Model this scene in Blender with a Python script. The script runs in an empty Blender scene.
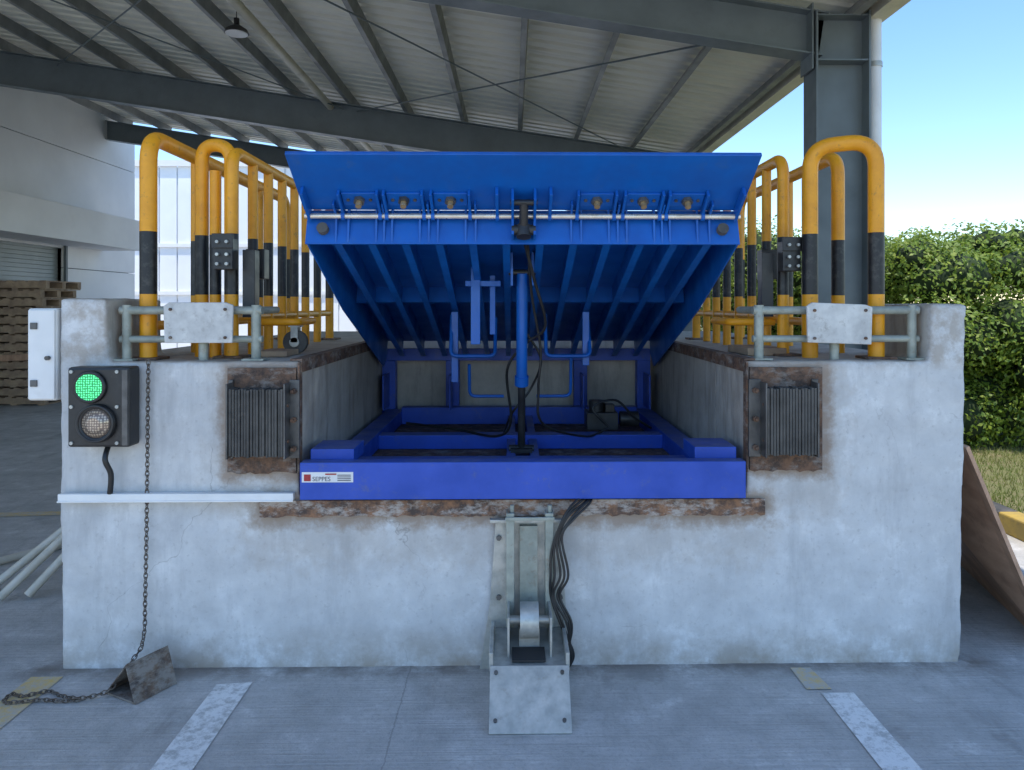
import bpy, math, random
import numpy as np
from mathutils import Vector, Matrix
random.seed(4); rng=np.random.default_rng(7)
scene=bpy.context.scene
R=math.radians
# ---------------------------------------------------------------- materials
class NT:
    def __init__(s,name):
        s.m=bpy.data.materials.new(name); s.m.use_nodes=True
        s.t=s.m.node_tree; s.b=s.t.nodes['Principled BSDF']
        s.pos=s.n('ShaderNodeNewGeometry').outputs['Position']
    def n(s,typ,**k):
        x=s.t.nodes.new(typ)
        for a,v in k.items(): setattr(x,a,v)
        return x
    def lk(s,a,b): s.t.links.new(a,b)
    def setin(s,sock,v):
        if isinstance(v,bpy.types.NodeSocket): s.lk(v,sock)
        else:
            if hasattr(sock.default_value,'__len__') and not isinstance(v,(int,float)):
                v=tuple(v)
                if len(sock.default_value)==4 and len(v)==3: v=v+(1,)
            sock.default_value=v
    def math(s,op,a,b=0.0,c=None,clamp=False):
        x=s.n('ShaderNodeMath',operation=op); x.use_clamp=clamp
        s.setin(x.inputs[0],a); s.setin(x.inputs[1],b)
        if c is not None: s.setin(x.inputs[2],c)
        return x.outputs[0]
    def mapr(s,v,a,b,c=0.0,d=1.0):
        x=s.n('ShaderNodeMapRange'); s.setin(x.inputs[0],v)
        for i,q in enumerate((a,b,c,d)): x.inputs[i+1].default_value=q
        return x.outputs[0]
    def noise(s,scale,detail=4,rough=.6,vec=None,dist=0.0,stretch=None):
        x=s.n('ShaderNodeTexNoise'); x.inputs['Scale'].default_value=scale
        x.inputs['Detail'].default_value=min(detail,6); x.inputs['Roughness'].default_value=rough
        x.inputs['Distortion'].default_value=dist
        v=vec or s.pos
        if stretch:
            mp=s.n('ShaderNodeMapping'); mp.inputs['Scale'].default_value=stretch
            s.lk(v,mp.inputs['Vector']); v=mp.outputs[0]
        s.lk(v,x.inputs['Vector']); return x.outputs[0]
    def mix(s,f,a,b,mode='MIX'):
        x=s.n('ShaderNodeMix',data_type='RGBA',blend_type=mode)
        s.setin(x.inputs[0],f); s.setin(x.inputs[6],a); s.setin(x.inputs[7],b)
        return x.outputs[2]
    def xyz(s):
        x=s.n('ShaderNodeSeparateXYZ'); s.lk(s.pos,x.inputs[0]); return x.outputs
    def bump(s,h,strength=.3,dist=.01):
        x=s.n('ShaderNodeBump'); x.inputs['Strength'].default_value=strength
        x.inputs['Distance'].default_value=dist; s.lk(h,x.inputs['Height'])
        s.lk(x.outputs[0],s.b.inputs['Normal'])
    def out(s,col,rough=.6,metal=0.0,spec=None):
        s.setin(s.b.inputs['Base Color'],col); s.setin(s.b.inputs['Roughness'],rough)
        s.setin(s.b.inputs['Metallic'],metal)
        if spec is not None: s.b.inputs['Specular IOR Level'].default_value=spec
        return s.m

def simple(name,c1,c2=None,scale=8,rough=.5,metal=0.0,bump=.15,dirt=0.0,dirtc=(.12,.10,.08),bs=60,lo=.35,hi=.65):
    t=NT(name); c2=c2 or tuple(x*.75 for x in c1)
    nz=t.noise(scale,3)
    col=t.mix(t.mapr(nz,lo,hi),c1,c2)
    if dirt: col=t.mix(t.mapr(t.noise(scale*2.3,5,.7),.55,.72,0,dirt),col,dirtc)
    if bump: t.bump(t.noise(bs,2),bump,.004)
    rr=t.mapr(nz,.3,.7,max(rough-.1,.02),min(rough+.12,1))
    return t.out(col,rr,metal)

def boxmask(t,x,z,cx,cz,hx,hz,fall,nz,amp):
    a=t.math('MAXIMUM',t.math('SUBTRACT',t.math('ABSOLUTE',t.math('SUBTRACT',x,cx)),hx),0.0)
    b=t.math('MAXIMUM',t.math('SUBTRACT',t.math('ABSOLUTE',t.math('SUBTRACT',z,cz)),hz),0.0)
    d=t.math('SQRT',t.math('ADD',t.math('MULTIPLY',a,a),t.math('MULTIPLY',b,b)))
    d=t.math('ADD',d,t.math('MULTIPLY',t.math('SUBTRACT',nz,.5),amp))
    return t.mapr(d,fall,0.0)

def concrete_wall():
    t=NT('painted_concrete'); X,Y,Z=t.xyz()
    big=t.noise(1.2,4,.6); mid=t.noise(5.5,6,.68); fine=t.noise(42,4,.7)
    streak=t.noise(2.6,6,.68,stretch=(3.2,3.2,.55))
    col=t.mix(t.mapr(big,.35,.65),(.55,.545,.535),(.65,.645,.635))
    col=t.mix(t.mapr(mid,.46,.66,0,.6),col,(.46,.455,.45))
    col=t.mix(t.mapr(mid,.44,.32,0,.65),col,(.75,.745,.735))
    col=t.mix(t.mapr(streak,.52,.70,0,.55),col,(.39,.385,.38))
    col=t.mix(t.mapr(fine,.58,.72,0,.5),col,(.37,.36,.35))
    foot=t.math('MULTIPLY',t.mapr(Z,.20,.0),t.mapr(mid,.35,.6))
    col=t.mix(t.math('MULTIPLY',foot,.75),col,(.33,.27,.20))
    n2=t.noise(10,6,.72)
    for (cx,cz,hx,hz,f,amp) in [(.0,.72,1.16,.045,.06,.2),(-1.14,1.13,.17,.25,.045,.14),(1.28,1.13,.18,.25,.045,.14)]:
        m=boxmask(t,X,Z,cx,cz,hx,hz,f,n2,amp)
        col=t.mix(t.math('MULTIPLY',m,.75),col,(.24,.145,.085))
        m=boxmask(t,X,Z,cx,cz-.08,hx,hz+.06,.12,n2,.5)
        col=t.mix(t.math('MULTIPLY',m,.3),col,(.38,.31,.24))
    v=t.n('ShaderNodeTexVoronoi',feature='DISTANCE_TO_EDGE'); v.inputs['Scale'].default_value=.9
    wv=t.n('ShaderNodeVectorMath',operation='ADD'); nn=t.n('ShaderNodeTexNoise'); nn.inputs['Scale'].default_value=3; nn.inputs['Detail'].default_value=5
    sc=t.n('ShaderNodeVectorMath',operation='SCALE'); sc.inputs[3].default_value=.4
    t.lk(t.pos,nn.inputs['Vector']); t.lk(nn.outputs[1],sc.inputs[0]); t.lk(t.pos,wv.inputs[0]); t.lk(sc.outputs[0],wv.inputs[1]); t.lk(wv.outputs[0],v.inputs['Vector'])
    cr=t.math('MULTIPLY',t.mapr(v.outputs[0],.0022,.0006),t.mapr(big,.48,.56))
    col=t.mix(t.math('MULTIPLY',cr,.4),col,(.16,.14,.12))
    ns=t.n('ShaderNodeSeparateXYZ'); g=t.n('ShaderNodeNewGeometry'); t.lk(g.outputs['Normal'],ns.inputs[0])
    col=t.mix(t.mapr(ns.outputs[2],.5,.9,0,.8),col,(.42,.36,.29))
    edge=t.math('MULTIPLY',t.mapr(Z,1.35,1.40),t.mapr(n2,.42,.58))
    col=t.mix(t.math('MULTIPLY',edge,.65),col,(.35,.29,.23))
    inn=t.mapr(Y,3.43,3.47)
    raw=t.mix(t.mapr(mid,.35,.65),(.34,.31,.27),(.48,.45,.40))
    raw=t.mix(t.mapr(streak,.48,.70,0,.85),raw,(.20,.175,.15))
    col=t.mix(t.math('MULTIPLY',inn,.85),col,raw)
    h=t.math('ADD',t.math('MULTIPLY',fine,.5),mid)
    t.bump(h,.35,.010)
    return t.out(col,t.mapr(mid,.3,.7,.62,.9))

def ground_mat():
    t=NT('yard_concrete'); X,Y,Z=t.xyz()
    big=t.noise(.6,4,.6); mid=t.noise(4.3,6,.72); fine=t.noise(60,4,.75)
    col=t.mix(t.mapr(big,.35,.65),(.43,.415,.395),(.54,.525,.505))
    col=t.mix(t.mapr(mid,.45,.66,0,.7),col,(.33,.32,.30))
    col=t.mix(t.mapr(mid,.44,.32,0,.7),col,(.66,.645,.62))
    col=t.mix(t.mapr(fine,.50,.72,0,.55),col,(.25,.24,.23))
    br=t.noise(14,3,.6,stretch=(.10,6,1))
    col=t.mix(t.mapr(br,.48,.68,0,.4),col,(.31,.30,.285))
    sc_=t.noise(3.0,6,.72,stretch=(1,.25,1))
    col=t.mix(t.mapr(sc_,.55,.68,0,.55),col,(.23,.22,.205))
    st=t.noise(1.7,5,.7); col=t.mix(t.mapr(st,.60,.66,0,.35),col,(.20,.185,.165))
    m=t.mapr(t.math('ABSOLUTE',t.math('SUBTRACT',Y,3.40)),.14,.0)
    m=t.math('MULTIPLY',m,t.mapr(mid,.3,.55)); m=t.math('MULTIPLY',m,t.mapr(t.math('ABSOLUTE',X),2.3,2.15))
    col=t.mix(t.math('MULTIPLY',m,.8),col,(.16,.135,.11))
    a=t.math('ADD',X,401.54); a=t.math('ADD',a,t.math('MULTIPLY',mid,.05))
    f=t.math('ABSOLUTE',t.math('SUBTRACT',t.math('MODULO',a,4.2),2.1))
    col=t.mix(t.mapr(f,.004,.002,0,.4),col,(.12,.115,.11))
    h=t.math('ADD',t.math('MULTIPLY',fine,.7),t.math('ADD',mid,t.math('MULTIPLY',br,1.1)))
    t.bump(h,.5,.009)
    return t.out(col,t.mapr(mid,.3,.7,.6,.88))

def rust_mat(name='rusty_steel',light=(.42,.39,.36),amt=(.48,.60),dark=(.075,.05,.04),mid=(.20,.115,.07)):
    t=NT(name); n=t.noise(16,6,.75); n2=t.noise(38,4,.7)
    col=t.mix(t.mapr(n,.40,.60),dark,mid)
    col=t.mix(t.mapr(n2,.52,.68,0,.7),col,(.12,.075,.055))
    n3=t.noise(9,6,.75,stretch=(1,1,2.2))
    col=t.mix(t.mapr(n3,amt[0],amt[1],0,.85),col,light)
    t.bump(t.math('ADD',n,n2),.5,.004)
    return t.out(col,.8,0.0)

def blue_mat():
    t=NT('blue_paint'); n=t.noise(5,3,.6); f=t.noise(60,4,.7)
    col=t.mix(t.mapr(n,.35,.65),(.005,.115,.47),(.004,.09,.39))
    col=t.mix(t.mapr(t.noise(9,6,.75),.58,.72,0,.3),col,(.07,.13,.24))
    col=t.mix(t.mapr(f,.66,.74,0,.5),col,(.03,.06,.14))
    t.bump(t.noise(25,2),.08,.004)
    return t.out(col,t.mapr(n,.3,.7,.28,.5))
def blue_dusty():
    t=NT('blue_frame_paint'); n=t.noise(5,4,.6)
    col=t.mix(t.mapr(n,.35,.65),(.016,.075,.46),(.013,.06,.37))
    ns=t.n('ShaderNodeSeparateXYZ'); g=t.n('ShaderNodeNewGeometry'); t.lk(g.outputs['Normal'],ns.inputs[0])
    dust=t.math('MULTIPLY',t.mapr(ns.outputs[2],.5,.95),t.mapr(t.noise(8,5,.7),.3,.65,.15,.7))
    col=t.mix(dust,col,(.14,.16,.24))
    col=t.mix(t.mapr(t.noise(13,6,.78),.56,.70,0,.5),col,(.10,.12,.20))
    t.bump(t.noise(25,2),.1,.004)
    return t.out(col,t.mapr(n,.3,.7,.35,.6))

def stripe_mat():
    t=NT('yellow_black_paint'); X,Y,Z=t.xyz()
    n=t.noise(9,4,.65)
    yel=t.mix(t.mapr(n,.35,.65),(.88,.38,.012),(.76,.31,.01))
    yel=t.mix(t.mapr(t.noise(24,5,.75),.58,.68,0,.5),yel,(.28,.15,.05))
    m=t.math('MULTIPLY',t.math('GREATER_THAN',Z,1.712),t.math('LESS_THAN',Z,2.01))
    blk=t.mix(t.mapr(t.noise(18,5,.7),.5,.7),(.012,.012,.013),(.06,.055,.05))
    t.bump(t.noise(35,2),.1,.003)
    return t.out(t.mix(m,yel,blk),.42)

def roof_mat():
    t=NT('roof_sheet'); n=t.noise(.6,3,.6); n2=t.noise(5,4,.7,stretch=(.3,2,1))
    col=t.mix(t.mapr(n,.35,.65),(.82,.79,.66),(.72,.70,.60))
    col=t.mix(t.mapr(n2,.5,.72,0,.45),col,(.50,.48,.40))
    return t.out(col,.5,.0)

def leaf_mat(name,a,b,c):
    t=NT(name); n=t.noise(1.5,3,.6); n2=t.noise(14,2,.6)
    col=t.mix(t.mapr(n,.38,.62),a,b); col=t.mix(t.mapr(n2,.45,.65),col,c)
    tb=t.n('ShaderNodeBsdfTranslucent'); t.setin(tb.inputs[0],col)
    t.out(col,.5)
    ms=t.n('ShaderNodeMixShader'); ms.inputs[0].default_value=.35
    o=[x for x in t.t.nodes if x.type=='OUTPUT_MATERIAL'][0]
    t.lk(t.b.outputs[0],ms.inputs[1]); t.lk(tb.outputs[0],ms.inputs[2]); t.lk(ms.outputs[0],o.inputs[0])
    return t.m

def worn_paint(name,c,keep=(.42,.56),base=(.44,.43,.41)):
    t=NT(name)
    n=t.noise(22,6,.8); n2=t.noise(2.2,3,.6)
    k=t.mapr(t.math('ADD',t.math('MULTIPLY',n,.7),t.math('MULTIPLY',n2,.3)),keep[0],keep[1])
    col=t.mix(k,c,base); t.bump(t.noise(60,4,.75),.4,.006)
    return t.out(col,.75)

def ply_mat():
    t=NT('plywood'); n=t.noise(2.5,5,.65,stretch=(6,1,1.2))
    col=t.mix(t.mapr(n,.35,.65),(.62,.38,.25),(.42,.24,.15))
    col=t.mix(t.mapr(t.noise(7,5,.7),.52,.68,0,.5),col,(.26,.15,.10))
    t.bump(n,.2,.004); return t.out(col,.6)

def green_led():
    t=NT('green_led_lens')
    v=t.n('ShaderNodeTexVoronoi'); v.inputs['Scale'].default_value=95; v.inputs['Randomness'].default_value=.25
    t.lk(t.pos,v.inputs['Vector'])
    d=t.mapr(v.outputs['Distance'],.45,.15)
    t.setin(t.b.inputs['Emission Color'],t.mix(d,(0.0,.25,.06),(.15,1,.45)))
    t.setin(t.b.inputs['Emission Strength'],t.mapr(d,0,1,.8,2.0))
    return t.out((.02,.25,.08),.3)
def lens_mat():
    t=NT('unlit_lens')
    v=t.n('ShaderNodeTexVoronoi'); v.inputs['Scale'].default_value=90; v.inputs['Randomness'].default_value=.2
    t.lk(t.pos,v.inputs['Vector'])
    return t.out(t.mix(t.mapr(v.outputs['Distance'],.3,.5),(.65,.52,.38),(.22,.17,.14)),.2,.3)

M=dict(
 conc=concrete_wall(), ground=ground_mat(), rust=rust_mat(light=(.46,.41,.36),mid=(.29,.145,.075)), rustd=rust_mat('rusty_plate',(.29,.26,.23),(.50,.68),(.055,.036,.028),(.18,.095,.055)),
 blue=blue_mat(), blued=blue_dusty(), stripe=stripe_mat(), roof=roof_mat(),
 purlin=simple('purlin_galvanised',(.27,.275,.26),(.20,.205,.195),3,.5,0,.0,.3,(.15,.15,.14)),
 steelg=simple('grey_steel_paint',(.155,.185,.195),(.125,.15,.16),2.5,.45,0,.0,.3,(.09,.10,.11)),
 galv=simple('galvanised_steel',(.50,.505,.47),(.36,.365,.34),14,.42,.4,.12,.45,(.28,.24,.19)),
 galvp=simple('galvanised_pipe_green',(.36,.38,.33),(.26,.28,.24),12,.5,.2,.12,.6,(.22,.15,.10)),
 bright=simple('zinc_bright',(.78,.70,.58),(.66,.58,.48),14,.3,.6,.0),
 rubber=simple('black_rubber',(.05,.047,.043),(.10,.094,.085),9,.75,0,.3,.4,(.16,.14,.12)),
 black=simple('black_plastic',(.015,.015,.016),(.03,.03,.03),9,.4,0,.0,.25,(.09,.085,.08)),
 hose=simple('hose_rubber',(.012,.012,.012),(.03,.03,.03),9,.4,0,0),
 white=simple('white_paint',(.80,.795,.78),(.72,.715,.70),4,.45,0,.0,.25,(.57,.54,.49)),
 plate=simple('weathered_white_plate',(.64,.63,.60),(.48,.47,.45),13,.55,0,.2,.6,(.28,.25,.22)),
 wallw=simple('white_wall_panel',(.76,.76,.745),(.70,.70,.69),.9,.6,0,.0,.2,(.57,.56,.54)),
 farw=simple('far_white_cladding',(.80,.81,.82),(.74,.75,.76),.6,.6,0,0),
 wood=simple('pallet_wood',(.44,.31,.20),(.28,.19,.13),6,.8,0,.2,.4,(.14,.10,.07)),
 ply=ply_mat(), led=green_led(), lens=lens_mat(),
 soil=simple('grass_soil',(.14,.15,.05),(.20,.17,.09),4,.9,0,.3,.4,(.10,.08,.05)),
 leaf=leaf_mat('hedge_leaves',(.12,.20,.022),(.19,.28,.03),(.30,.37,.05)),
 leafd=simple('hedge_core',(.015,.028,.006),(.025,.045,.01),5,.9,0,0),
 grass=leaf_mat('grass_blades',(.14,.20,.03),(.22,.25,.06),(.28,.27,.10)),
 wline=worn_paint('worn_white_paint',(.76,.75,.73),(.48,.60)),
 yline=worn_paint('worn_yellow_paint',(.66,.45,.13),(.38,.60)),
 pipew=simple('pvc_pipe',(.66,.61,.52),(.54,.49,.40),6,.5,0,0,.3),
 chain=simple('chain_steel',(.20,.175,.15),(.12,.09,.07),40,.5,.6,.0),
 dark=simple('dark_interior',(.02,.02,.02),(.03,.03,.03),2,.8,0,0),
 door=simple('shutter_slats',(.38,.42,.42),(.33,.36,.36),2,.5,0,0),
 redl=simple('red_print',(.40,.03,.03),(.3,.02,.02),30,.5,0,0),
 dkprint=simple('dark_print',(.06,.05,.06),(.08,.07,.08),30,.5,0,0),
 gutter=simple('gutter_cream',(.70,.65,.52),(.62,.57,.46),1.5,.5,0,0,.3),
 pump=simple('pump_metal',(.07,.07,.07),(.14,.135,.13),12,.4,.4,.0),
)
# ---------------------------------------------------------------- mesh builder
def empty(name):
    e=bpy.data.objects.new(name,None); scene.collection.objects.link(e); e.empty_display_size=.1; return e
class MB:
    def __init__(s): s.v=[]; s.f=[]; s.sm=[]
    def add(s,vs,fs,smooth=False):
        o=len(s.v); s.v+= [tuple(v) for v in vs]
        for f in fs: s.f.append(tuple(i+o for i in f)); s.sm.append(smooth)
        return s
    def box(s,x0,x1,y0,y1,z0,z1):
        return s.fbox(Vector((0,0,0)),Vector((1,0,0)),Vector((0,1,0)),Vector((0,0,1)),x0,x1,y0,y1,z0,z1)
    def fbox(s,o,a,b,c,x0,x1,y0,y1,z0,z1):
        vs=[o+a*x+b*y+c*z for z in (z0,z1) for (x,y) in ((x0,y0),(x1,y0),(x1,y1),(x0,y1))]
        fs=[(0,3,2,1),(4,5,6,7),(0,1,5,4),(1,2,6,5),(2,3,7,6),(3,0,4,7)]
        if a.cross(b).dot(c)<0: fs=[f[::-1] for f in fs]
        return s.add(vs,fs)
    def prism(s,poly,axis,a0,a1):
        n=len(poly); vs=[]
        for a in (a0,a1):
            for (p,q) in poly:
                vs.append((a,p,q) if axis=='x' else (p,a,q) if axis=='y' else (p,q,a))
        return s.add(vs,[tuple(range(n)),tuple(range(2*n-1,n-1,-1))]+[(i,i+n,(i+1)%n+n,(i+1)%n) for i in range(n)])
    def tube(s,pts,r,n=12,cap=True,closed=False):
        pts=[Vector(p) for p in pts]; k=len(pts); t0=None; rings=[]
        for i,p in enumerate(pts):
            if closed: t=(pts[(i+1)%k]-pts[i-1]).normalized()
            else:
                t=((pts[min(i+1,k-1)]-p).normalized()+(p-pts[max(i-1,0)]).normalized())
                t=t.normalized() if t.length>1e-6 else Vector((0,0,1))
            if t0 is None:
                u=t.orthogonal().normalized()
            else:
                q=t0.rotation_difference(t); u=(q@u); u=(u-t*u.dot(t)).normalized()
            t0=t; w=t.cross(u); rr=r[i] if isinstance(r,(list,tuple)) else r
            rings.append([p+u*math.cos(2*math.pi*j/n)*rr+w*math.sin(2*math.pi*j/n)*rr for j in range(n)])
        vs=[v for rg in rings for v in rg]; fs=[]
        for i in range(k if closed else k-1):
            i2=(i+1)%k
            for j in range(n): fs.append((i*n+j,i*n+(j+1)%n,i2*n+(j+1)%n,i2*n+j))
        s.add(vs,fs,True)
        if cap and not closed:
            s.add(rings[0],[tuple(range(n-1,-1,-1))]); s.add(rings[-1],[tuple(range(n))])
        return s
    def cyl(s,p0,p1,r,n=20): return s.tube([p0,p1],r,n)
    def obj(s,name,mat,parent=None,bevel=0,seg=2,weighted=False):
        me=bpy.data.meshes.new(name); me.from_pydata(s.v,[],s.f); me.update()
        me.polygons.foreach_set('use_smooth',s.sm); me.materials.append(mat)
        o=bpy.data.objects.new(name,me); scene.collection.objects.link(o)
        if parent: o.parent=parent
        if bevel:
            b=o.modifiers.new('bevel','BEVEL'); b.width=bevel; b.segments=seg; b.limit_method='ANGLE'; b.angle_limit=R(50)
        return o
def fillet(pts,rad,seg=7):
    pts=[Vector(p) for p in pts]; out=[pts[0]]
    for i in range(1,len(pts)-1):
        a,b,c=pts[i-1],pts[i],pts[i+1]; d1=(a-b).normalized(); d2=(c-b).normalized()
        ang=d1.angle(d2); L=min(rad/math.tan(ang/2),(a-b).length*.49,(c-b).length*.49)
        p1=b+d1*L; p2=b+d2*L
        for k in range(seg+1):
            t=k/seg; out.append(p1*(1-t)**2+b*2*t*(1-t)+p2*t*t)
    out.append(pts[-1]); return out
def spline(pts,n=8):
    P=[Vector(p) for p in pts]; P=[P[0]]+P+[P[-1]]; out=[]
    for i in range(1,len(P)-2):
        for k in range(n):
            t=k/n
            out.append(.5*((2*P[i])+(P[i+1]-P[i-1])*t+(2*P[i-1]-5*P[i]+4*P[i+1]-P[i+2])*t*t+(-P[i-1]+3*P[i]-3*P[i+1]+P[i+2])*t**3))
    out.append(P[-2]); return out

# ---------------------------------------------------------------- ground
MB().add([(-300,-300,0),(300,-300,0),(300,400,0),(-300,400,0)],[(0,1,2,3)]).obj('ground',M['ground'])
def sheet(name,mat,quads,z=.004):
    mb=MB()
    for q in quads: mb.add([(x,y,z) for x,y in q],[(0,1,2,3)])
    return mb.obj(name,mat)
sheet('painted_bay_line',M['wline'],[[(-1.28,-3),(-1.12,-3),(-1.14,3.27),(-1.29,3.25)]])
sheet('painted_bay_line',M['wline'],[[(1.32,-3),(1.48,-3),(1.46,3.14),(1.32,3.14)]])
sheet('yellow_floor_line',M['yline'],[[(-2.14,-3),(-1.99,-3),(-2.0,3.33),(-2.14,3.33)],[(1.27,3.17),(1.38,3.17),(1.36,3.36),(1.27,3.36)]])
sheet('yellow_floor_line',M['yline'],[[(-5.2,5.75),(-3.5,5.9),(-3.5,6.02),(-5.2,5.87)],[(-3.62,6.05),(-3.5,6.05),(-3.5,12),(-3.62,12)]])
k=empty('road_kerb')
for j,(nm,mt) in enumerate((('yellow_blocks',simple('kerb_yellow',(.50,.33,.06),(.38,.27,.08),9,.7,0,.2,.5)),('black_blocks',simple('kerb_black',(.05,.05,.05),(.12,.11,.10),9,.7,0,.2,.4)))):
    mb=MB()
    for i in range(j,60,2):
        y=-6+i*.6; mb.box(3.58,3.74,y,y+.597,0,.14)
    mb.obj(nm,mt,k,.012)
sheet('grass_verge_ground',M['soil'],[[(3.74,-20),(40,-20),(40,60),(3.74,60)]],.1)

# ---------------------------------------------------------------- concrete dock
dock=empty('concrete_loading_dock')
F=3.41
poly=[(-2.055,-.03),(2.085,-.03),(2.115,1.665),(1.955,1.665),(1.945,1.40),(1.088,1.40),(1.088,.765),(-.977,.765),(-.977,1.40),(-1.85,1.40),(-1.86,1.69),(-2.065,1.69)]
mb=MB().prism(poly,'y',F,3.95)
o=mb.obj('front_wall',M['conc'],dock)
rm=o.modifiers.new('r','REMESH'); rm.mode='VOXEL'; rm.voxel_size=.014; rm.use_smooth_shade=True
tx=bpy.data.textures.new('chip','CLOUDS'); tx.noise_scale=.10; tx.noise_depth=4
dm=o.modifiers.new('d','DISPLACE'); dm.texture=tx; dm.strength=.012; dm.mid_level=.5; dm.texture_coords='GLOBAL'
MB().box(-2.06,2.07,3.95,7.4,0,.76).box(-2.06,-.98,3.95,7.4,.76,1.398).box(1.09,2.07,3.95,7.4,.76,1.398).box(-.98,1.09,5.78,7.4,.76,1.398).obj('dock_body',M['conc'],dock)
def ragged(x0,x1,z0,z1,y0,y1,step,amp,name,mat,sides=('b',)):
    n_=max(2,int((x1-x0)/step)); top=[];bot=[]
    for i in range(n_+1):
        x=x0+(x1-x0)*i/n_
        bot.append((x,z0+random.uniform(-amp,amp))); top.append((x,z1+(random.uniform(-amp,0)*.4 if 't' in sides else 0)))
    mb=MB(); vs=[(x,y0,z) for x,z in bot]+[(x,y0,z) for x,z in top]+[(x,y1,z) for x,z in bot]+[(x,y1,z) for x,z in top]; m=n_+1; fs=[]
    for i in range(n_):
        fs+=[(i,i+1,m+i+1,m+i),(i,2*m+i,2*m+i+1,i+1),(m+i,m+i+1,3*m+i+1,3*m+i)]
    fs+=[(0,m,3*m,2*m),(m-1,3*m-1,4*m-1,2*m-1)]
    mb.add(vs,fs); return mb.obj(name,mat,dock)
ragged(-1.15,1.165,.695,.768,3.388,3.402,.02,.006,'rusty_sill_angle',M['rust'])
for x0,x1 in ((-1.295,-.985),(1.095,1.43)):
    ragged(x0,x1,.895,1.375,3.388,3.402,.02,.006,'rusty_bumper_plate',M['rustd'],('b','t'))
MB().box(-.978,-.966,3.42,5.7,1.35,1.403).box(-1.02,-.966,3.42,5.7,1.403,1.412).obj('pit_edge_angle',M['rustd'],dock)
MB().box(1.078,1.09,3.42,5.7,1.35,1.403).box(1.078,1.13,3.42,5.7,1.403,1.412).obj('pit_edge_angle',M['rustd'],dock)
MB().box(-.978,-.97,3.392,3.44,.89,1.40).obj('pit_corner_angle',M['rustd'],dock)
MB().box(1.08,1.088,3.392,3.44,.89,1.40).obj('pit_corner_angle',M['rustd'],dock)

def bumper(x0,x1,ang):
    e=empty('dock_bumper'); mb=MB(); n=int((x1-x0)/.0135); w=(x1-x0)/n
    for i in range(n):
        p=random.uniform(-.005,.005); q=random.uniform(-.004,.004)
        mb.box(x0+i*w+.0015,x0+(i+1)*w-.0015,3.30+p,3.385,.985+q,1.285+q)
    mb.obj('rubber_laminations',M['rubber'],e,.0015,1)
    mb=MB()
    for (a,b) in ang:
        mb.box(a,b,3.372,3.385,.965,1.32); 
        c=b if a<(x0+x1)/2 else a
        mb.box(c-.004,c+.004,3.295,3.372,.975,1.31)
    mb.obj('clamp_angles',M['pump'],e,.002)
    mb=MB()
    for (a,b) in ang:
        for z in (1.01,1.14,1.27):
            mb.tube([((a+b)/2,3.372,z),((a+b)/2,3.352,z)],.014,6); mb.tube([((a+b)/2,3.352,z),((a+b)/2,3.335,z)],.008,8)
    mb.cyl((x0-.01,3.33,1.21),(x1+.015,3.33,1.21),.008,8); mb.cyl((x0-.01,3.33,1.05),(x1+.015,3.33,1.05),.008,8)
    mb.obj('bolts',M['rustd'],e)
bumper(-1.26,-1.015,[(-1.01,-.965),(-1.285,-1.265)])
bumper(1.145,1.37,[(1.085,1.14),(1.375,1.405)])

# ---------------------------------------------------------------- dock leveller
lev=empty('hydraulic_dock_leveller')
CX=.053
mb=MB()
mb.box(-.955,1.063,3.345,3.352,.782,.95)
mb.box(-.955,1.063,3.352,3.42,.942,.95).box(-.955,1.063,3.352,3.42,.782,.79)
mb.box(-.93,-.73,3.43,3.66,.93,.995).box(.85,1.045,3.43,3.66,.93,1.0)
mb.box(-.94,-.82,3.43,5.60,.775,.875).box(.93,1.05,3.43,5.60,.775,.875)
mb.box(-.82,.93,4.55,4.67,.775,.86).box(-.82,.93,5.5,5.6,.775,.90)
mb.box(-.82,.93,3.9,3.98,.775,.85)
mb.box(-.03,.02,3.43,5.5,.775,.84).box(.10,.15,3.43,5.5,.775,.84)
for x in (-.93,-.45,.52,1.0):
    mb.box(x-.05,x+.05,5.60,5.70,.775,1.24)
    mb.box(x-.006,x+.006,5.35,5.6,.9,1.15)
mb.box(-.95,1.05,5.60,5.68,1.24,1.33)
mb.obj('base_frame',M['blued'],lev,.004)
MB().add([(-.97,3.43,.772),(1.08,3.43,.772),(1.08,5.75,.772),(-.97,5.75,.772)],[(0,1,2,3)]).obj('pit_floor_plate',M['rustd'],lev)
Hn=Vector((CX,5.62,1.395)); a=Vector((1,0,0)); u=Vector((0,-2.17,.705)); L=u.length; u.normalize(); n=Vector((0,.311,.9505)); n=(n-u*n.dot(u)).normalized()
W=1.0
mb=MB(); mb.fbox(Hn,a,u,n,-W,W,0,L,-.008,0); mb.obj('deck_plate',M['blue'],lev)
mb=MB()
for i in range(12):
    x=-.87+i*1.74/11
    mb.fbox(Hn,a,u,n,x-.004,x+.004,.05,L-.012,-.13,-.0085)
    mb.fbox(Hn,a,u,n,x-.018,x+.018,.05,L-.012,-.138,-.13)
mb.obj('deck_ribs',M['blue'],lev)
mb=MB()
for s_ in (-1,1):
    vs=[(L-.012,-.009),(L-.012,-.17),(1.5,-.24),(.15,-.24),(.05,-.12),(.05,-.009)]
    base=[Hn+a*(s_*(W-.008))+u*p+n*q for p,q in vs]; m=len(vs)
    b2=[v+a*(-s_*.008) for v in base]
    mb.add(base+b2,[tuple(range(m)),tuple(range(2*m-1,m-1,-1))]+[(i,i+m,(i+1)%m+m,(i+1)%m) for i in range(m)])
mb.fbox(Hn,a,u,n,-W+.02,W-.02,1.2,1.23,-.10,-.0085)
mb.obj('deck_side_skirts',M['blue'],lev)
mb=MB(); mb.fbox(Hn,a,u,n,-W,W,L-.012,L,-.168,-.0005)
mb.obj('deck_header_plate',M['blue'],lev,.002)
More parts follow.
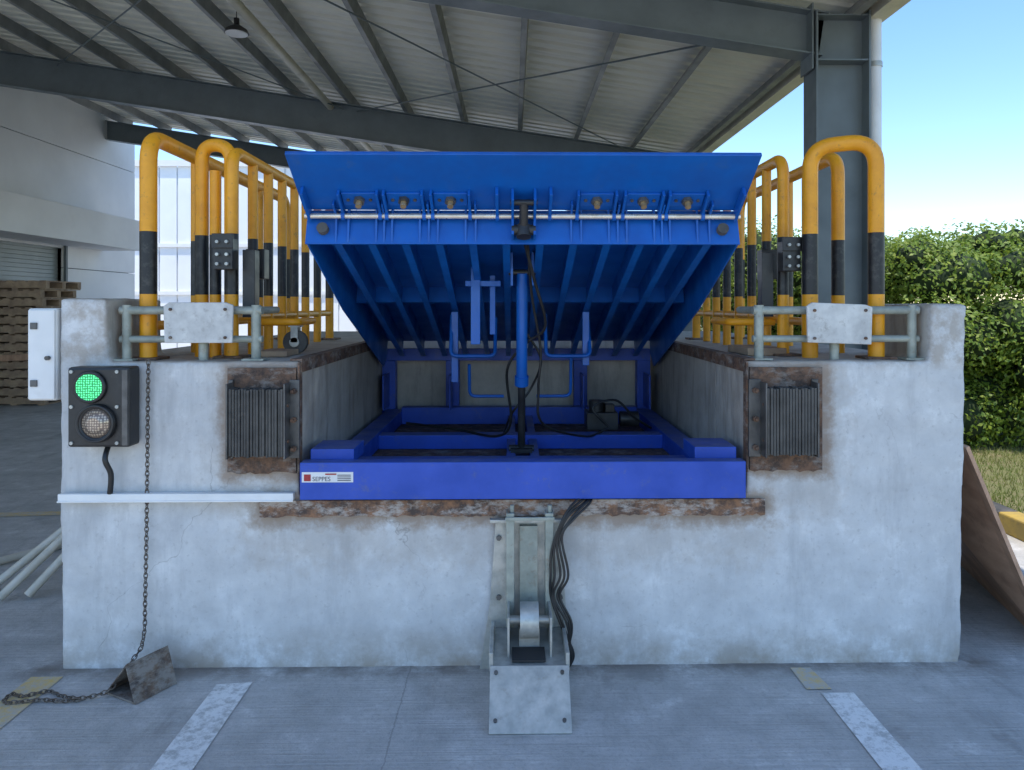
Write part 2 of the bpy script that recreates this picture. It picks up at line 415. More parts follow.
O=Hn+u*L; lo=O+u*.028+n*(-.012)
v=Vector((0,-.83,.557)).normalized(); m_=Vector((0,.557,.83)).normalized()
mb=MB(); mb.fbox(lo,a,v,m_,-W-.01,W+.01,.0,.355,-.0,.018)
mb.obj('lip_plate',M['blue'],lev,.003)
xs=[-.74,-.54,-.33,.33,.54,.74]
mb=MB(); bol=MB(); brs=MB()
def gusset(x):
    pts=[(L+.0005,-.16),(L+.030,-.03),(L+.035,.0),(L+.0005,.0)]
    b1=[Hn+a*(x-.005)+u*p+n*q for p,q in pts]; b2=[q+a*.010 for q in b1]
    mb.add(b1+b2,[(0,1,2,3),(7,6,5,4)]+[(i,i+4,(i+1)%4+4,(i+1)%4) for i in range(4)])
for x in xs:
    mb.fbox(lo,a,v,m_,x-.075,x+.075,.045,.125,-.012,-.0005)
    for dx in (-.085,.085):
        mb.fbox(lo,a,v,m_,x+dx-.006,x+dx+.006,-.02,.14,-.035,-.0005)
        gusset(x+dx*.75)
    c=lo+a*x+v*.085; bol.tube([c-m_*.012,c-m_*.03],.026,6); brs.tube([c-m_*.028,c-m_*.055],.014,10)
    for dx in (-.05,.05):
        c=lo+a*(x+dx)+v*.085; bol.tube([c-m_*.012,c-m_*.018],.008,8)
for x in (-.86,-.64,-.435,-.22,.22,.435,.64,.86):
    gusset(x); mb.fbox(lo,a,v,m_,x-.005,x+.005,-.02,.07,-.03,-.0005)
for x in (-.98,-.12,.12,.98):
    mb.fbox(lo,a,v,m_,x-.007,x+.007,-.02,.16,-.05,-.0005)
mb.obj('lip_lugs',M['blue'],lev,.002)
bol.obj('lug_bolts',M['pump'],lev); brs.obj('lug_grease_caps',simple('brass',(.60,.42,.22),(.4,.26,.12),30,.35,.5,0),lev)
rc=lo+v*.0-m_*.036
MB().cyl(rc+a*-1.0,rc+a*1.0,.0125,14).obj('lip_hinge_rod',M['bright'],lev)
mb=MB()
for x in [q+d for q in xs for d in (-.085,.085)]+[-.12,.12]:
    mb.cyl(rc+a*(x-.008),rc+a*(x+.008),.02,12)
mb.obj('hinge_bushes',M['blue'],lev)
mb=MB()
for x in (-.92,.92):
    c=Hn+a*x+u*(L)+n*-.10; mb.tube([c,c+u*.03],.026,16)
mb.obj('rubber_stops',M['rubber'],lev)
mb=MB()
for x in (-.05,.05):
    mb.fbox(Hn,a,u,n,x-.006,x+.006,L+.0005,L+.07,-.15,.0)
    mb.fbox(lo,a,v,m_,x-.006,x+.006,.0,.15,-.07,-.0005)
mb.obj('lip_cylinder_bracket',M['blue'],lev,.002)
c0=Hn+u*(L+.05)+n*-.12; c1=lo+v*.11-m_*.05
MB().tube([c0-a*.055,c0+a*.055],.024,14).tube([c0,c1],.020,14).tube([c1-a*.06,c1+a*.06],.014,12).tube([c0+n*.02,c0-n*.035],.034,16).obj('lip_cylinder',M['black'],lev)
p0=Vector((CX-.0,4.17,.85)); p1=Vector((CX,3.86,1.83)); dd=(p1-p0)
pm=p0+dd*.40
MB().tube([pm,p1],.030,16).tube([pm-dd*.02,pm+dd*.03],.038,16).box(CX-.06,CX-.048,3.80,3.93,1.76,1.93).box(CX+.048,CX+.06,3.80,3.93,1.76,1.93).obj('lift_cylinder_barrel',M['blue'],lev)
MB().tube([p0,pm],.021,14).tube([p0-a*.07,p0+a*.07],.022,12).tube([p1-a*.07,p1+a*.07],.016,12).box(CX-.06,CX+.06,4.1,4.24,.84,.86).obj('lift_cylinder_rod',M['black'],lev)
mb=MB()
mb.tube(fillet([(-.36,4.45,1.60),(-.36,4.35,1.36),(-.10,4.35,1.36),(-.10,4.5,1.58)],.04),.011,10)
mb.tube(fillet([(.20,4.45,1.60),(.20,4.35,1.36),(.46,4.35,1.36),(.46,4.5,1.58)],.04),.011,10)
mb.tube(fillet([(-.26,4.5,1.30),(-.26,4.55,1.10),(-.05,4.55,1.10)],.04),.010,10)
mb.tube(fillet([(.36,4.5,1.36),(.36,4.55,1.10),(.15,4.55,1.10)],.04),.010,10)
mb.box(-.22,-.17,3.95,4.0,1.45,1.86).box(-.12,-.09,4.0,4.03,1.5,1.82).box(-.25,-.06,3.96,4.0,1.76,1.79)
mb.box(-.36,-.32,4.4,4.44,1.2,1.62).box(.42,.46,4.4,4.44,1.3,1.62)
mb.obj('safety_struts',M['blue'],lev,.003)
mb=MB()
mb.tube(spline([(CX,3.5,1.98),(CX+.06,3.7,1.78),(CX+.12,3.85,1.55),(CX+.02,4.0,1.45),(CX-.08,4.1,1.30),(CX-.06,4.2,1.0),(CX-.15,4.4,.88),(CX-.4,4.7,.87),(CX-.75,4.9,.88)]),.008,8)
mb.tube(spline([(CX+.02,3.5,1.98),(CX+.05,3.8,1.7),(CX+.10,3.95,1.42),(CX+.09,4.0,1.20),(CX+.12,4.1,1.0),(CX+.4,4.5,.86),(CX+.55,4.6,.90)]),.007,8)
mb.tube(spline([(CX+.03,4.1,1.5),(CX+.11,4.15,1.35),(CX+.05,4.2,1.18),(CX-.05,4.2,1.05),(CX-.1,4.4,.9)]),.007,8)
mb.tube(spline([(CX+.55,4.6,.9),(CX+.45,4.6,1.02),(CX+.6,4.65,1.06),(CX+.72,4.7,.95),(CX+.85,4.8,.86)]),.008,8)
mb.obj('hydraulic_hoses',M['hose'],lev)
mb=MB().box(.48,.68,4.72,4.92,.86,.97).tube([(.55,4.82,.97),(.55,4.82,1.04)],.05,16).tube([(.70,4.8,.92),(.82,4.8,.92)],.05,16).box(.60,.66,4.75,4.83,.97,1.02)
mb.obj('hydraulic_power_unit',M['black'],lev,.004)
MB().box(-.945,-.715,3.3425,3.3445,.862,.908).obj('maker_sticker',M['white'],lev)
MB().box(-.935,-.905,3.3405,3.3422,.868,.898).box(-.84,-.79,3.3405,3.3422,.896,.902).obj('sticker_logo',M['redl'],lev)
tc=bpy.data.curves.new('t','FONT'); tc.body='SEPPES'; tc.size=.028; tc.extrude=.0004
to=bpy.data.objects.new('sticker_text',tc); scene.collection.objects.link(to); to.parent=lev; to.location=(-.898,3.3418,.868); to.rotation_euler=(R(90),0,0); tc.materials.append(M['dkprint'])
mb=MB()
for i in range(4): mb.box(-.785,-.725,3.3405,3.3422,.869+i*.008,.872+i*.008)
mb.obj('sticker_fineprint',M['dkprint'],lev)

# ---------------------------------------------------------------- vehicle restraint (centre)
vr=empty('vehicle_wheel_restraint')
mb=MB().prism([(-.147,.0),(.26,.0),(.245,.30),(.215,.68),(-.075,.68),(-.10,.30)],'y',3.375,3.387)
mb.box(-.10,.235,3.34,3.375,.675,.69)
mb.obj('back_plate',M['galv'],vr,.002)
mb=MB()
for x in (-.02,.155):
    mb.box(x-.006,x+.03,3.30,3.306,.22,.73).box(x-.006,x,3.306,3.372,.22,.73).box(x+.024,x+.03,3.306,3.372,.22,.73)
mb.box(-.03,.19,3.29,3.30,.70,.715)
mb.tube([(.0,3.33,.69),(.0,3.33,.76)],.01,8).tube([(.17,3.33,.69),(.17,3.33,.76)],.01,8)
mb.obj('guide_rails',M['galvp'],vr,.002)
mb=MB().tube([(.035,3.22,.29),(.115,3.22,.29)],.075,24).box(.03,.12,3.2,3.34,.17,.26)
mb.tube([(-.01,3.22,.29),(.17,3.22,.29)],.018,12)
mb.obj('roller',M['galv'],vr,.003)
MB().box(-.02,-.01,3.12,3.34,.15,.34).box(.16,.17,3.12,3.34,.15,.34).obj('roller_cheeks',M['galv'],vr,.002)
MB().box(.035,.115,3.345,3.372,.2,.66).obj('carriage_plate',M['galvp'],vr)
mb=MB().prism([(3.37,.0),(2.87,.0),(2.868,.012),(3.05,.17),(3.055,.17),(3.37,.19)],'x',-.083,.226)
mb.obj('wedge_housing',M['galv'],vr,.003)
mb=MB().prism([(2.855,.006),(2.86,.0),(3.046,.172),(3.042,.178)],'x',-.09,.233)
mb.obj('front_ramp_plate',M['galv'],vr,.0015)
MB().box(-.095,-.078,3.05,3.36,.15,.225).box(.222,.238,3.05,3.36,.15,.225).obj('housing_flanges',M['galv'],vr,.002)
MB().box(.0,.14,3.07,3.19,.1775,.186).obj('housing_slot',M['dark'],vr)
mb=MB()
for x in (-.065,.205):
    for (y,z) in ((2.89,.034),(3.02,.158)):
        mb.tube([(x,y,z),(x,y-.006,z+.008)],.008,10)
for x in (-.08,.2):
    for z in (.1,.33,.6): mb.tube([(x+.02,3.375,z),(x+.02,3.36,z)],.012,6)
mb.obj('restraint_bolts',M['pump'],vr)
mb=MB()
for i in range(5):
    e=(i-2)*.014; f=random.uniform(-.012,.012); g_=random.uniform(-.012,.012)
    mb.tube(spline([(.36+e*.3,3.40,.775),(.32+e,3.34,.765+f),(.25+e*1.2+f,3.30-abs(e)*.3,.71),(.20+e*.8,3.29,.60+e),(.205+e*1.3+g_,3.285,.46),(.19+e+f,3.30,.36),(.235+e*.8+g_,3.29,.24),(.262-e*.5,3.31,.10),(.25,3.33,.02)]),.0055,8)
mb.obj('control_hoses',M['hose'],vr)

# ---------------------------------------------------------------- traffic light
tl=empty('dock_traffic_light')
MB().box(-1.965,-1.69,3.30,3.395,1.03,1.385).obj('housing',M['black'],tl,.012)
gc=(-1.862,3.292,1.298); rcn=(-1.832,3.292,1.138)
MB().tube([(gc[0],3.30,gc[2]),(gc[0],3.285,gc[2])],.058,32).obj('green_lens',M['led'],tl)
def ring(mb,c,r,t):
    mb.tube([(c[0]+r*math.cos(q*math.pi/16),c[1],c[2]+r*math.sin(q*math.pi/16)) for q in range(32)],t,8,closed=True)
mb=MB(); ring(mb,gc,.064,.009); ring(mb,rcn,.074,.012); ring(mb,(rcn[0],3.28,rcn[2]),.078,.006); mb.obj('lens_rims',M['black'],tl)
MB().tube([(rcn[0],3.30,rcn[2]),(rcn[0],3.285,rcn[2]),(rcn[0],3.265,rcn[2])],[.07,.062,.028],32).obj('unlit_lens',M['lens'],tl)
mb=MB()
for x in (-1.945,-1.745):
    for z in (1.05,1.21,1.365): mb.tube([(x,3.30,z),(x,3.293,z)],.008,8)
mb.obj('screws',M['galv'],tl)
MB().tube(spline([(-1.82,3.37,1.03),(-1.815,3.33,.97),(-1.80,3.35,.90),(-1.815,3.37,.81)]),.012,10).obj('cable',M['hose'],tl)
MB().box(-1.72,-1.695,3.288,3.30,1.04,1.375).obj('side_hinge_strip',M['pump'],tl,.002)

ct=empty('cable_trunking')
MB().box(-2.045,-.99,3.362,3.394,.775,.808).box(-2.047,-.99,3.358,3.362,.77,.778).obj('trunking',M['white'],ct,.003)

eb=empty('electrical_control_box')
MB().box(-2.20,-2.072,3.40,3.75,1.225,1.645).box(-2.10,-2.07,3.46,3.7,1.3,1.55).obj('cabinet',M['white'],eb,.008)
MB().box(-2.194,-2.075,3.388,3.3995,1.232,1.638).obj('cabinet_door',M['white'],eb,.004)
mb=MB()
for z in (1.29,1.55): mb.box(-2.18,-2.15,3.380,3.388,z,z+.03)
mb.tube([(-2.10,3.388,1.42),(-2.10,3.37,1.42)],.010,10); mb.obj('latches',M['pump'],eb,.002)

# ---------------------------------------------------------------- chain + wheel chock
wc=empty('wheel_chock_on_chain')
path=spline([(-1.645,3.375,1.41),(-1.65,3.38,1.2),(-1.655,3.38,.7),(-1.66,3.375,.3),(-1.655,3.36,.2),(-1.63,3.28,.15)],24)+spline([(-1.70,3.15,.03),(-1.80,3.13,.012),(-1.90,3.15,.012),(-1.98,3.19,.012),(-2.06,3.15,.012),(-2.12,3.17,.012),(-2.10,3.10,.012),(-1.97,3.12,.012),(-1.88,3.11,.012),(-1.80,3.12,.012)],24)
def resample(p,step):
    out=[p[0]]; acc=0
    for i in range(1,len(p)):
        seg=(p[i]-p[i-1]).length; 
        while acc+seg>=step:
            t=(step-acc)/seg; q=p[i-1].lerp(p[i],t); out.append(q); p[i-1]=q; seg=(p[i]-q).length; acc=0
        acc+=seg
    return out
pp=resample([Vector(x) for x in path],.021)
mb=MB()
for i in range(len(pp)-1):
    c=(pp[i]+pp[i+1])/2; t=(pp[i+1]-pp[i]).normalized(); s_=t.cross(Vector((0,1,0)) if abs(t.y)<.9 else Vector((1,0,0))).normalized(); w=t.cross(s_)
    if i%2: s_=w
    mb.tube([c+t*.0155*math.cos(q*math.pi/4)+s_*.0085*math.sin(q*math.pi/4) for q in range(8)],.0026,5,closed=True)
mb.obj('chain',M['chain'],wc)
ck=MB()
T=[(-.105,0),(.095,0),(.035,.155)]
T2=[(x*.90+.001,z*.86+.009) for x,z in T]
Ln=.20
vs=[(x,0,z) for x,z in T]+[(x,Ln,z) for x,z in T]+[(x,0,z) for x,z in T2]+[(x,Ln-.01,z) for x,z in T2]
fs=[]
for i in range(3):
    j=(i+1)%3
    fs.append((i,j,j+3,i+3)); fs.append((i+6,i+9,j+9,j+6)); fs.append((i,i+6,j+6,j))
fs+=[(3,4,5),(11,10,9)]
mr=Matrix.Translation((-1.645,3.135,.002))@Matrix.Rotation(R(-28),4,'Z')
ck.add([mr@Vector(q) for q in vs],fs)
ck.obj('chock_body',rust_mat('chock_rust',(.26,.235,.205),(.42,.58),(.06,.045,.038),(.16,.105,.07)),wc,.003)

# ---------------------------------------------------------------- railings
def flange(mb,x,y): mb.box(x-.07,x+.07,y-.07,y+.07,1.40,1.412)
def railing(sx,xo,xi,inner_d,outer_d,post2):
    e=empty('safety_railing'); r=.039; top=2.47
    mb=MB()
    if sx<0:
        mb.tube(fillet([(xo,3.56,1.40),(xo,3.56,top),(xo,5.7,top),(xo,5.7,1.4)],.13,9),r,18)
        mb.tube(fillet([(xo+.17,3.76,1.40),(xo+.17,3.76,top-.0),(xi-.02,3.70,top-.02),(xi-.02,3.70,1.4)],.12,9),.033,18)
        mb.tube([(xo+.25,3.73,1.40),(xo+.25,3.73,top-.14)],.028,16)
    else:
        mb.tube(fillet([(xo,3.56,1.40),(xo,3.56,top-.01),(xo-.29,3.64,top-.03),(xo-.29,3.64,1.4)],.12,9),.038,18)
        mb.tube(fillet([(xo,3.98,1.40),(xo,3.98,top),(xo,5.7,top),(xo,5.7,1.4)],.12,9),.035,18)
        mb.tube([(xo-.20,3.9,1.40),(xo-.20,3.9,top-.14)],.028,16)
    mb.tube(fillet([(xi,post2,1.40),(xi,post2,top-.05),(xi,5.6,top-.05),(xi,5.6,1.4)],.10,9),.030,16)
    for d in inner_d: mb.tube([(xi,d,1.4),(xi,d,top-.06)],.026,14)
    for d in outer_d: mb.tube([(xo,d,1.4),(xo,d,top-.01)],.030,14)
    mb.tube([(xi,post2,1.60),(xi,5.6,1.60)],.022,10)
    mb.tube([(xo,3.6 if sx<0 else 4.0,1.56),(xo,5.7,1.56)],.024,10)
    wx=xi-sx*.235
    mb.tube(fillet([(xi,3.93,1.57),(wx,3.93,1.57),(wx,4.25,1.57)],.05),.020,10)
    mb.obj('pipes',M['stripe'],e)
    mb=MB()
    for x,y in [(xo,3.56),(xi,post2),(xi,5.6),(xo,5.7)]: flange(mb,x,y)
    mb.obj('base_flanges',M['rustd'],e,.002)
    mb=MB()
    mb.box(xi-.045,xi+.045,post2-.12,post2-.045,1.83,1.98).box(xi-.05,xi+.05,post2-.13,post2-.118,1.93,2.0)
    mb.box(xi-.03-sx*.09,xi+.03-sx*.09,post2-.03,post2+.04,1.6,1.93)
    mb.box(xi-.05,xi+.05,3.98,4.06,1.80,1.96)
    mb.obj('hinge_clamps',M['black'],e,.003)
    mb=MB()
    for z in (1.855,1.90,1.96): mb.tube([(xi-.02,post2-.13,z),(xi-.02,post2-.145,z)],.008,8); mb.tube([(xi+.025,post2-.13,z),(xi+.025,post2-.145,z)],.008,8)
    mb.obj('clamp_bolts',M['galv'],e)
    if sx<0:
        MB().tube([(wx,3.90,1.465),(wx,3.94,1.465)],.062,28).obj('castor_wheel',M['rubber'],e)
        MB().tube([(wx,3.888,1.465),(wx,3.952,1.465)],.025,16).box(wx-.018,wx+.018,3.888,3.894,1.465,1.55).box(wx-.018,wx+.018,3.946,3.952,1.465,1.55).box(wx-.03,wx+.03,3.885,3.955,1.545,1.552).obj('castor_fork',M['galv'],e)
railing(-1,-1.735,-1.375,[3.95,4.2,4.45,4.7,4.95,5.25],[4.1,4.6,5.1],3.66)
railing(1,1.765,1.40,[4.05,4.3,4.55,4.8,5.05,5.3],[4.35,4.7,5.1],3.80)
def low_frame(x0,x1,px0,px1,tilt):
    e=empty('low_pipe_guard'); mb=MB(); y=3.49
    mb.tube([(x0,y,1.635),(x1,y,1.635)],.020,12).tube([(x0,y,1.50),(x1,y,1.50)],.017,12)
    for x in (x0+.03,(px0+px1)/2,x1-.03): mb.tube([(x,y,1.40),(x,y,1.66)],.022,12)
    for x in (x0+.03,x1-.03): mb.box(x-.05,x+.05,y-.05,y+.05,1.402,1.41)
    for x in (x0+.03,x1-.03): mb.tube([(x,y,1.635),(x,y+.3,1.635)],.018,10)
    mb.obj('pipes',M['galvp'],e)
    mb=MB()
    mb.prism([(px0,1.485),(px1,1.485+tilt),(px1+.005,1.66+tilt),(px1-.03,1.672+tilt),(px0+.02,1.672),(px0-.005,1.655)],'y',3.43,3.445)
    mb.obj('white_plate',M['plate'],e,.004)
    mb=MB()
    for x in (px0+.03,px1-.03):
        for z in (1.51,1.64): mb.tube([(x,3.43,z+tilt*.5),(x,3.42,z+tilt*.5)],.007,8)
    mb.obj('plate_rivets',M['rustd'],e)
low_frame(-1.83,-1.17,-1.60,-1.29,.0)
low_frame(1.14,1.93,1.38,1.68,-.01)
MB().box(-1.28,-1.12,3.7,3.95,1.402,1.43).box(1.2,1.4,3.75,4.1,1.402,1.44).obj('timber_offcut',M['wood'],None,.003)

# ---------------------------------------------------------------- canopy
can=empty('steel_canopy_roof')
EX=2.87; SL=.15
def zr(x): return 4.12+SL*(EX-x)
y0,y1=1.3,17.0; x0=-9.2
prof=[]; y=y0; pitch=.24
while y<y1:
    prof+=[(y,0),(y+.14,0),(y+.165,.03),(y+.215,.03)]; y+=pitch
prof.append((y,0))
vs=[];fs=[]
for (yy,zz) in prof: vs+=[(EX+.05,yy,zr(EX+.05)+zz),(x0,yy,zr(x0)+zz)]
for i in range(len(prof)-1): fs.append((2*i,2*i+1,2*i+3,2*i+2))
MB().add(vs,fs).obj('corrugated_sheets',M['roof'],can)
mb=MB(); x=EX-.06
ax=Vector((1,0,-SL)).normalized(); az=Vector((SL,0,1)).normalized(); ay=Vector((0,1,0))
while x>x0:
    o=Vector((x,0,zr(x)))
    mb.fbox(o,ax,ay,az,-.004,.0,y0,y1,-.15,-.003)
    mb.fbox(o,ax,ay,az,-.06,-.004,y0,y1,-.15,-.145); mb.fbox(o,ax,ay,az,-.06,-.055,y0,y1,-.145,-.13)
    x-=.88
mb.obj('purlins',M['purlin'],can)
mb=MB()
for (yy,h) in ((6.0,.34),(11.6,.50),(16.6,.4)):
    o=Vector((EX-.3,yy,zr(EX-.3))); LL=(EX-.3-x0)/ax.x
    mb.fbox(o,-ax,ay,az,0,LL,-.10,.10,-.165,-.152); mb.fbox(o,-ax,ay,az,0,LL,-.10,.10,-.165-h,-.152-h)
    mb.fbox(o,-ax,ay,az,0,LL,-.006,.006,-.152-h,-.165)
mb.obj('rafters',M['steelg'],can)
mb=MB()
def rp(x,y,d=.25): return (x,y,zr(x)-d)
for (p,q) in ((rp(-2.6,6.1),rp(1.9,11.5)),(rp(2.3,6.1),rp(-2.4,11.5)),(rp(-7,6.1),rp(-2.6,11.5)),(rp(-2.4,6.1),rp(-7,11.5)),(rp(-3,11.7),rp(1.6,16.4)),(rp(2.0,11.7),rp(-3,16.4))): mb.tube([p,q],.010,6)
mb.obj('bracing_rods',M['steelg'],can)
MB().tube([rp(-2.83,1.4,.22),rp(-2.83,16.5,.22)],.055,12).obj('conduit_pipe',M['gutter'],can)
mb=MB(); cy=6.0
mb.box(2.43,2.445,cy-.13,cy+.13,0,4.02).box(2.855,2.87,cy-.13,cy+.13,0,4.02).box(2.445,2.855,cy-.006,cy+.006,0,4.0)
for z in (3.62,3.98,1.5): mb.box(2.446,2.854,cy-.12,cy-.007,z,z+.012)
mb.box(2.35,2.95,cy-.22,cy+.22,.0,.02)
mb.box(2.40,2.412,cy-.12,cy+.12,3.55,4.08)
mb.obj('steel_column',M['steelg'],can)
MB().box(2.41,2.89,11.47,11.73,0,3.6).obj('rear_column',M['steelg'],can)
mb=MB().box(EX+.02,EX+.025,y0,y1,3.98,4.14).box(EX+.025,EX+.17,y0,y1,3.98,3.985).box(EX+.165,EX+.17,y0,y1,3.985,4.16)
mb.obj('gutter',M['gutter'],can)
MB().tube([(EX+.09,cy,0),(EX+.09,cy,3.98)],.055,16).obj('downpipe',M['white'],can)
mb=MB()
for z in (.8,2.3,3.6): mb.tube([(EX+.09,cy,z),(EX+.09,cy,z+.04)],.062,16); 
mb.obj('pipe_clips',M['galv'],can)
hb=empty('high_bay_lamp')
MB().tube([(-2.96,8,4.66),(-2.96,8,4.62),(-2.96,8,4.58)],[.05,.11,.13],24).tube([(-2.96,8,4.66),(-2.96,8,4.74)],.03,10).tube([(-2.96,8,4.74),(-2.96,8,4.98)],.006,6).obj('lamp_body',M['black'],hb)
MB().tube([(-2.96,8,4.579),(-2.96,8,4.57)],.115,24).obj('lamp_glass',M['white'],hb)

# ---------------------------------------------------------------- warehouse (left)
wh=empty('white_warehouse')
mb=MB(); WX=-9.0
def wallseg(y0,y1,z0,z1):
    mb.box(WX-.25,WX,y0,y1,z0,z1)
for (a0,a1) in ((2.0,10.5),(15.0,17.8)):
    for (z0,z1) in ((0,1.2),(1.215,2.4),(2.415,3.6),(3.615,4.8),(4.815,5.85)): wallseg(a0,a1,z0,z1)
for (z0,z1) in ((2.80,3.6),(3.615,4.8),(4.815,5.85)): wallseg(10.5,15.0,z0,z1)
mb.box(-14,-9.25,17.6,17.8,0,5.85)
mb.obj('wall_panels',M['wallw'],wh)
MB().box(WX-.20,WX-.05,2,10.5,0,5.8).box(WX-.20,WX-.05,10.5,15,2.81,5.8).box(WX-.20,WX-.05,15,17.6,0,5.8).obj('joint_backing',M['dark'],wh)
MB().box(WX+.0,WX+.85,9.5,16.4,2.85,3.5).obj('door_canopy',M['wallw'],wh,.01)
mb=MB()
for i in range(9): mb.box(WX-.16,WX-.12,10.5,15.0,2.12+i*.08,2.12+i*.08+.072)
mb.box(WX-.17,WX-.165,10.5,15.0,2.1,2.9)
mb.obj('roller_shutter',M['door'],wh)
MB().box(-14,-9.3,10,10.1,0,3).box(-14,-9.3,15.3,15.4,0,3).box(-14,-13.9,10,15.4,0,3).box(-14,-9.3,10,15.4,3.0,3.05).obj('interior',M['dark'],wh)
mb=MB().box(WX+.01,WX+.06,14.98,15.04,0,2.85).box(WX+.01,WX+.05,16.0,16.12,1.4,1.7)
mb.obj('door_frame',M['steelg'],wh)

fb=empty('white_metal_building')
mb=MB(); x=-22
while x<1.0:
    mb.box(x,x+.55,25,25.06,0,6.3); x+=.6
mb.box(-22,1,25.06,34,0,6.3)
mb.obj('cladding',M['farw'],fb)
mb=MB().box(-22.1,1.1,24.9,25,6.3,6.5)
for z in (2.0,3.6): mb.box(-22,1,24.93,25,z,z+.12)
mb.obj('trim',M['wallw'],fb)
pl=empty('wooden_pallet_stack'); mb=MB()
for sx_,sy_,cnt in ((-8.75,12.35,14),(-7.95,13.6,12)):
    for i in range(cnt):
        z=i*.148; ox=sx_+random.uniform(-.03,.03); oy=sy_+random.uniform(-.03,.03)
        for j in range(6): mb.box(ox+j*.18,ox+j*.18+.11,oy,oy+1.0,z+.12,z+.142)
        for j in range(3): mb.box(ox,ox+1.01,oy+j*.45,oy+j*.45+.10,z+.02,z+.12)
        for j in range(3): mb.box(ox+j*.45,ox+j*.45+.1,oy,oy+1.0,z,z+.02)
mb.obj('pallets',M['wood'],pl)
MB().fbox(Vector((-7.9,12.2,.76)),Vector((1,-.1,.05)).normalized(),Vector((0,1,0)),Vector((0,0,1)),-.9,.32,0,.12,0,.1).obj('plank',M['ply'],pl)

pv=empty('plastic_pipes'); mb=MB()
for (p,q) in (((-2.85,4.16,.03),(-2.09,4.9,.95)),((-3.0,4.3,.03),(-2.09,5.1,.9)),((-2.72,4.2,.03),(-2.09,4.7,.85)),((-3.3,4.7,.03),(-2.6,5.8,.03))): mb.tube([p,q],.024,12)
mb.obj('pipes',M['pipew'],pv)

pb=empty('leaning_plywood_sheet')
A=[Vector((2.13,3.44,.99)),Vector((2.58,3.50,.0)),Vector((2.88,4.75,.0)),Vector((2.12,4.75,1.05))]
nn=(A[1]-A[0]).cross(A[3]-A[0]).normalized()*.018
MB().add(A+[q+nn for q in A],[(0,1,2,3),(7,6,5,4)]+[(i,i+4,(i+1)%4+4,(i+1)%4) for i in range(4)]).obj('sheet',M['ply'],pb)

# ---------------------------------------------------------------- foliage
def leaves(name,mat,centers,radii,count,size,parent=None,bias=.6):
    C=np.array(centers);Rr=np.array(radii); w=(Rr**2).sum(1); w/=w.sum()
    idx=rng.choice(len(C),count,p=w)
    d=rng.normal(size=(count,3)); d/=np.linalg.norm(d,axis=1,keepdims=True)
    rad=(bias+(1.10-bias)*rng.random(count)**.5)[:,None]
    bumpy=1+.13*np.sin(d[:,0:1]*9+idx[:,None])*np.cos(d[:,2:3]*8+idx[:,None]*2)
    P=C[idx]+d*Rr[idx]*rad*bumpy
    keep=P[:,2]>.08; P=P[keep]; d=d[keep]; N=len(P)
    nr=d+rng.normal(size=(N,3))*.75+np.array([0,-.3,.5]); nr/=np.linalg.norm(nr,axis=1,keepdims=True)
    t=np.cross(nr,rng.normal(size=(N,3))); t/=np.linalg.norm(t,axis=1,keepdims=True); b=np.cross(nr,t)
    s=(size*(.6+.8*rng.random(N)))[:,None]
    V=np.stack([P-t*s,P+b*s*.5+nr*s*.1,P+t*s,P-b*s*.5+nr*s*.1],1).reshape(-1,3)
    me=bpy.data.meshes.new(name); me.vertices.add(4*N); me.vertices.foreach_set('co',V.ravel())
    me.loops.add(4*N); me.loops.foreach_set('vertex_index',np.arange(4*N,dtype=np.int32))
    me.polygons.add(N); me.polygons.foreach_set('loop_start',np.arange(0,4*N,4,dtype=np.int32)); me.polygons.foreach_set('loop_total',np.full(N,4,dtype=np.int32))
    me.update(); me.validate(); me.materials.append(mat)
    o=bpy.data.objects.new(name,me); scene.collection.objects.link(o); o.parent=parent; return o
hedge=empty('green_hedge')
cs=[];rs=[]
for i in range(140):
    y=random.uniform(7.9,10.0); x=random.uniform(4.3,8.5)
    top=2.38+.12*math.sin(x*1.3)+random.uniform(-.16,.10)+.10*(y-7.9)
    r=random.uniform(.20,.42); z=random.uniform(.3,top-r) if random.random()<.62 else top-r
    cs.append((x,y if z>1.6 else y-.25,z)); rs.append((r*1.15,r*1.1,r))
for i in range(22):
    x=4.3+i*.2; cs.append((x,8.1+random.uniform(-.2,.3),random.uniform(.35,.6))); rs.append((.42,.4,.42))
    cs.append((x,8.4+random.uniform(-.2,.3),random.uniform(1.0,1.4))); rs.append((.42,.4,.42))
for i in range(50):
    y=random.uniform(11,18); x=4.2+random.uniform(-.4,2.0)
    top=2.7+random.uniform(-.3,.3); r=random.uniform(.4,.7); z=random.uniform(.4,top-r) if random.random()<.5 else top-r
    cs.append((x,y,z)); rs.append((r,r,r))
leaves('leaves',M['leaf'],cs,rs,230000,.028,hedge)
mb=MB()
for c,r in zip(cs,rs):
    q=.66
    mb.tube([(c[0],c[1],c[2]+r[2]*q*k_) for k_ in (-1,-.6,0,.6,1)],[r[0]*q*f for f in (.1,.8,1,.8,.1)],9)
mb.obj('dark_inner_core',M['leafd'],hedge)  # solid blobs, shade between the leaves put into their near-black green
N=22000
gx=3.76+rng.random(N)**1.2*4; gy=4.2+rng.random(N)*5.0
h=.02+.05*rng.random(N); an=rng.random(N)*6.28; le=rng.normal(size=(N,2))*.02
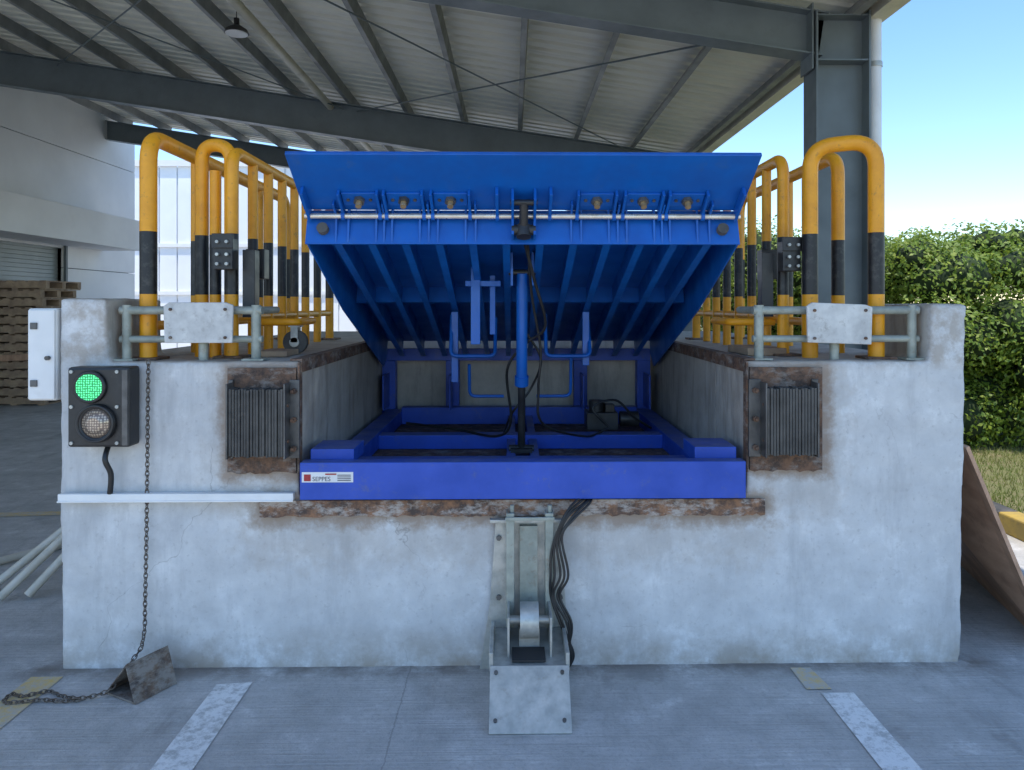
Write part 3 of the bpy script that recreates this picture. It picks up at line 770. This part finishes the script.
Va=np.zeros((N,3,3)); Va[:,0]=np.stack([gx-.004*np.cos(an),gy-.004*np.sin(an),np.full(N,.1)],1); Va[:,1]=np.stack([gx+.004*np.cos(an),gy+.004*np.sin(an),np.full(N,.1)],1); Va[:,2]=np.stack([gx+le[:,0],gy+le[:,1],.1+h],1)
me=bpy.data.meshes.new('grass'); me.vertices.add(3*N); me.vertices.foreach_set('co',Va.ravel()); me.loops.add(3*N); me.loops.foreach_set('vertex_index',np.arange(3*N,dtype=np.int32)); me.polygons.add(N); me.polygons.foreach_set('loop_start',np.arange(0,3*N,3,dtype=np.int32)); me.polygons.foreach_set('loop_total',np.full(N,3,dtype=np.int32)); me.update(); me.materials.append(M['grass'])
scene.collection.objects.link(bpy.data.objects.new('grass',me))

# ---------------------------------------------------------------- light / camera
S=Vector((-.04,-.25,.968)).normalized()
el=math.asin(S.z); rot=math.atan2(S.x,S.y)
w=bpy.data.worlds.new('World'); scene.world=w; w.use_nodes=True
nt=w.node_tree; bg=nt.nodes['Background']; sk=nt.nodes.new('ShaderNodeTexSky'); sk.sky_type='NISHITA'; sk.sun_disc=False
sk.sun_elevation=el; sk.sun_rotation=rot; sk.air_density=1.0; sk.dust_density=.3; sk.ozone_density=1.2
hs=nt.nodes.new('ShaderNodeHueSaturation'); hs.inputs['Saturation'].default_value=1.18; hs.inputs['Value'].default_value=2.0
nt.links.new(sk.outputs[0],hs.inputs['Color']); nt.links.new(hs.outputs[0],bg.inputs[0]); bg.inputs[1].default_value=.15
sl=bpy.data.lights.new('sun','SUN'); sl.energy=5; sl.angle=R(.5); sl.color=(1,.945,.86)
so=bpy.data.objects.new('sun',sl); scene.collection.objects.link(so); so.rotation_euler=S.to_track_quat('Z','Y').to_euler()
cam=bpy.data.cameras.new('camera'); co=bpy.data.objects.new('camera',cam); scene.collection.objects.link(co)
co.location=(0,0,1.66); yaw=.9; co.rotation_euler=(R(90),0,R(-yaw))
cam.sensor_width=36; cam.lens=740/1024*36; cam.shift_y=-80/1024; cam.shift_x=-740*math.tan(R(yaw))/1024
cam.clip_start=.05; cam.clip_end=2000
scene.camera=co
scene.view_settings.view_transform='Standard'; scene.view_settings.look='None'; scene.view_settings.exposure=0
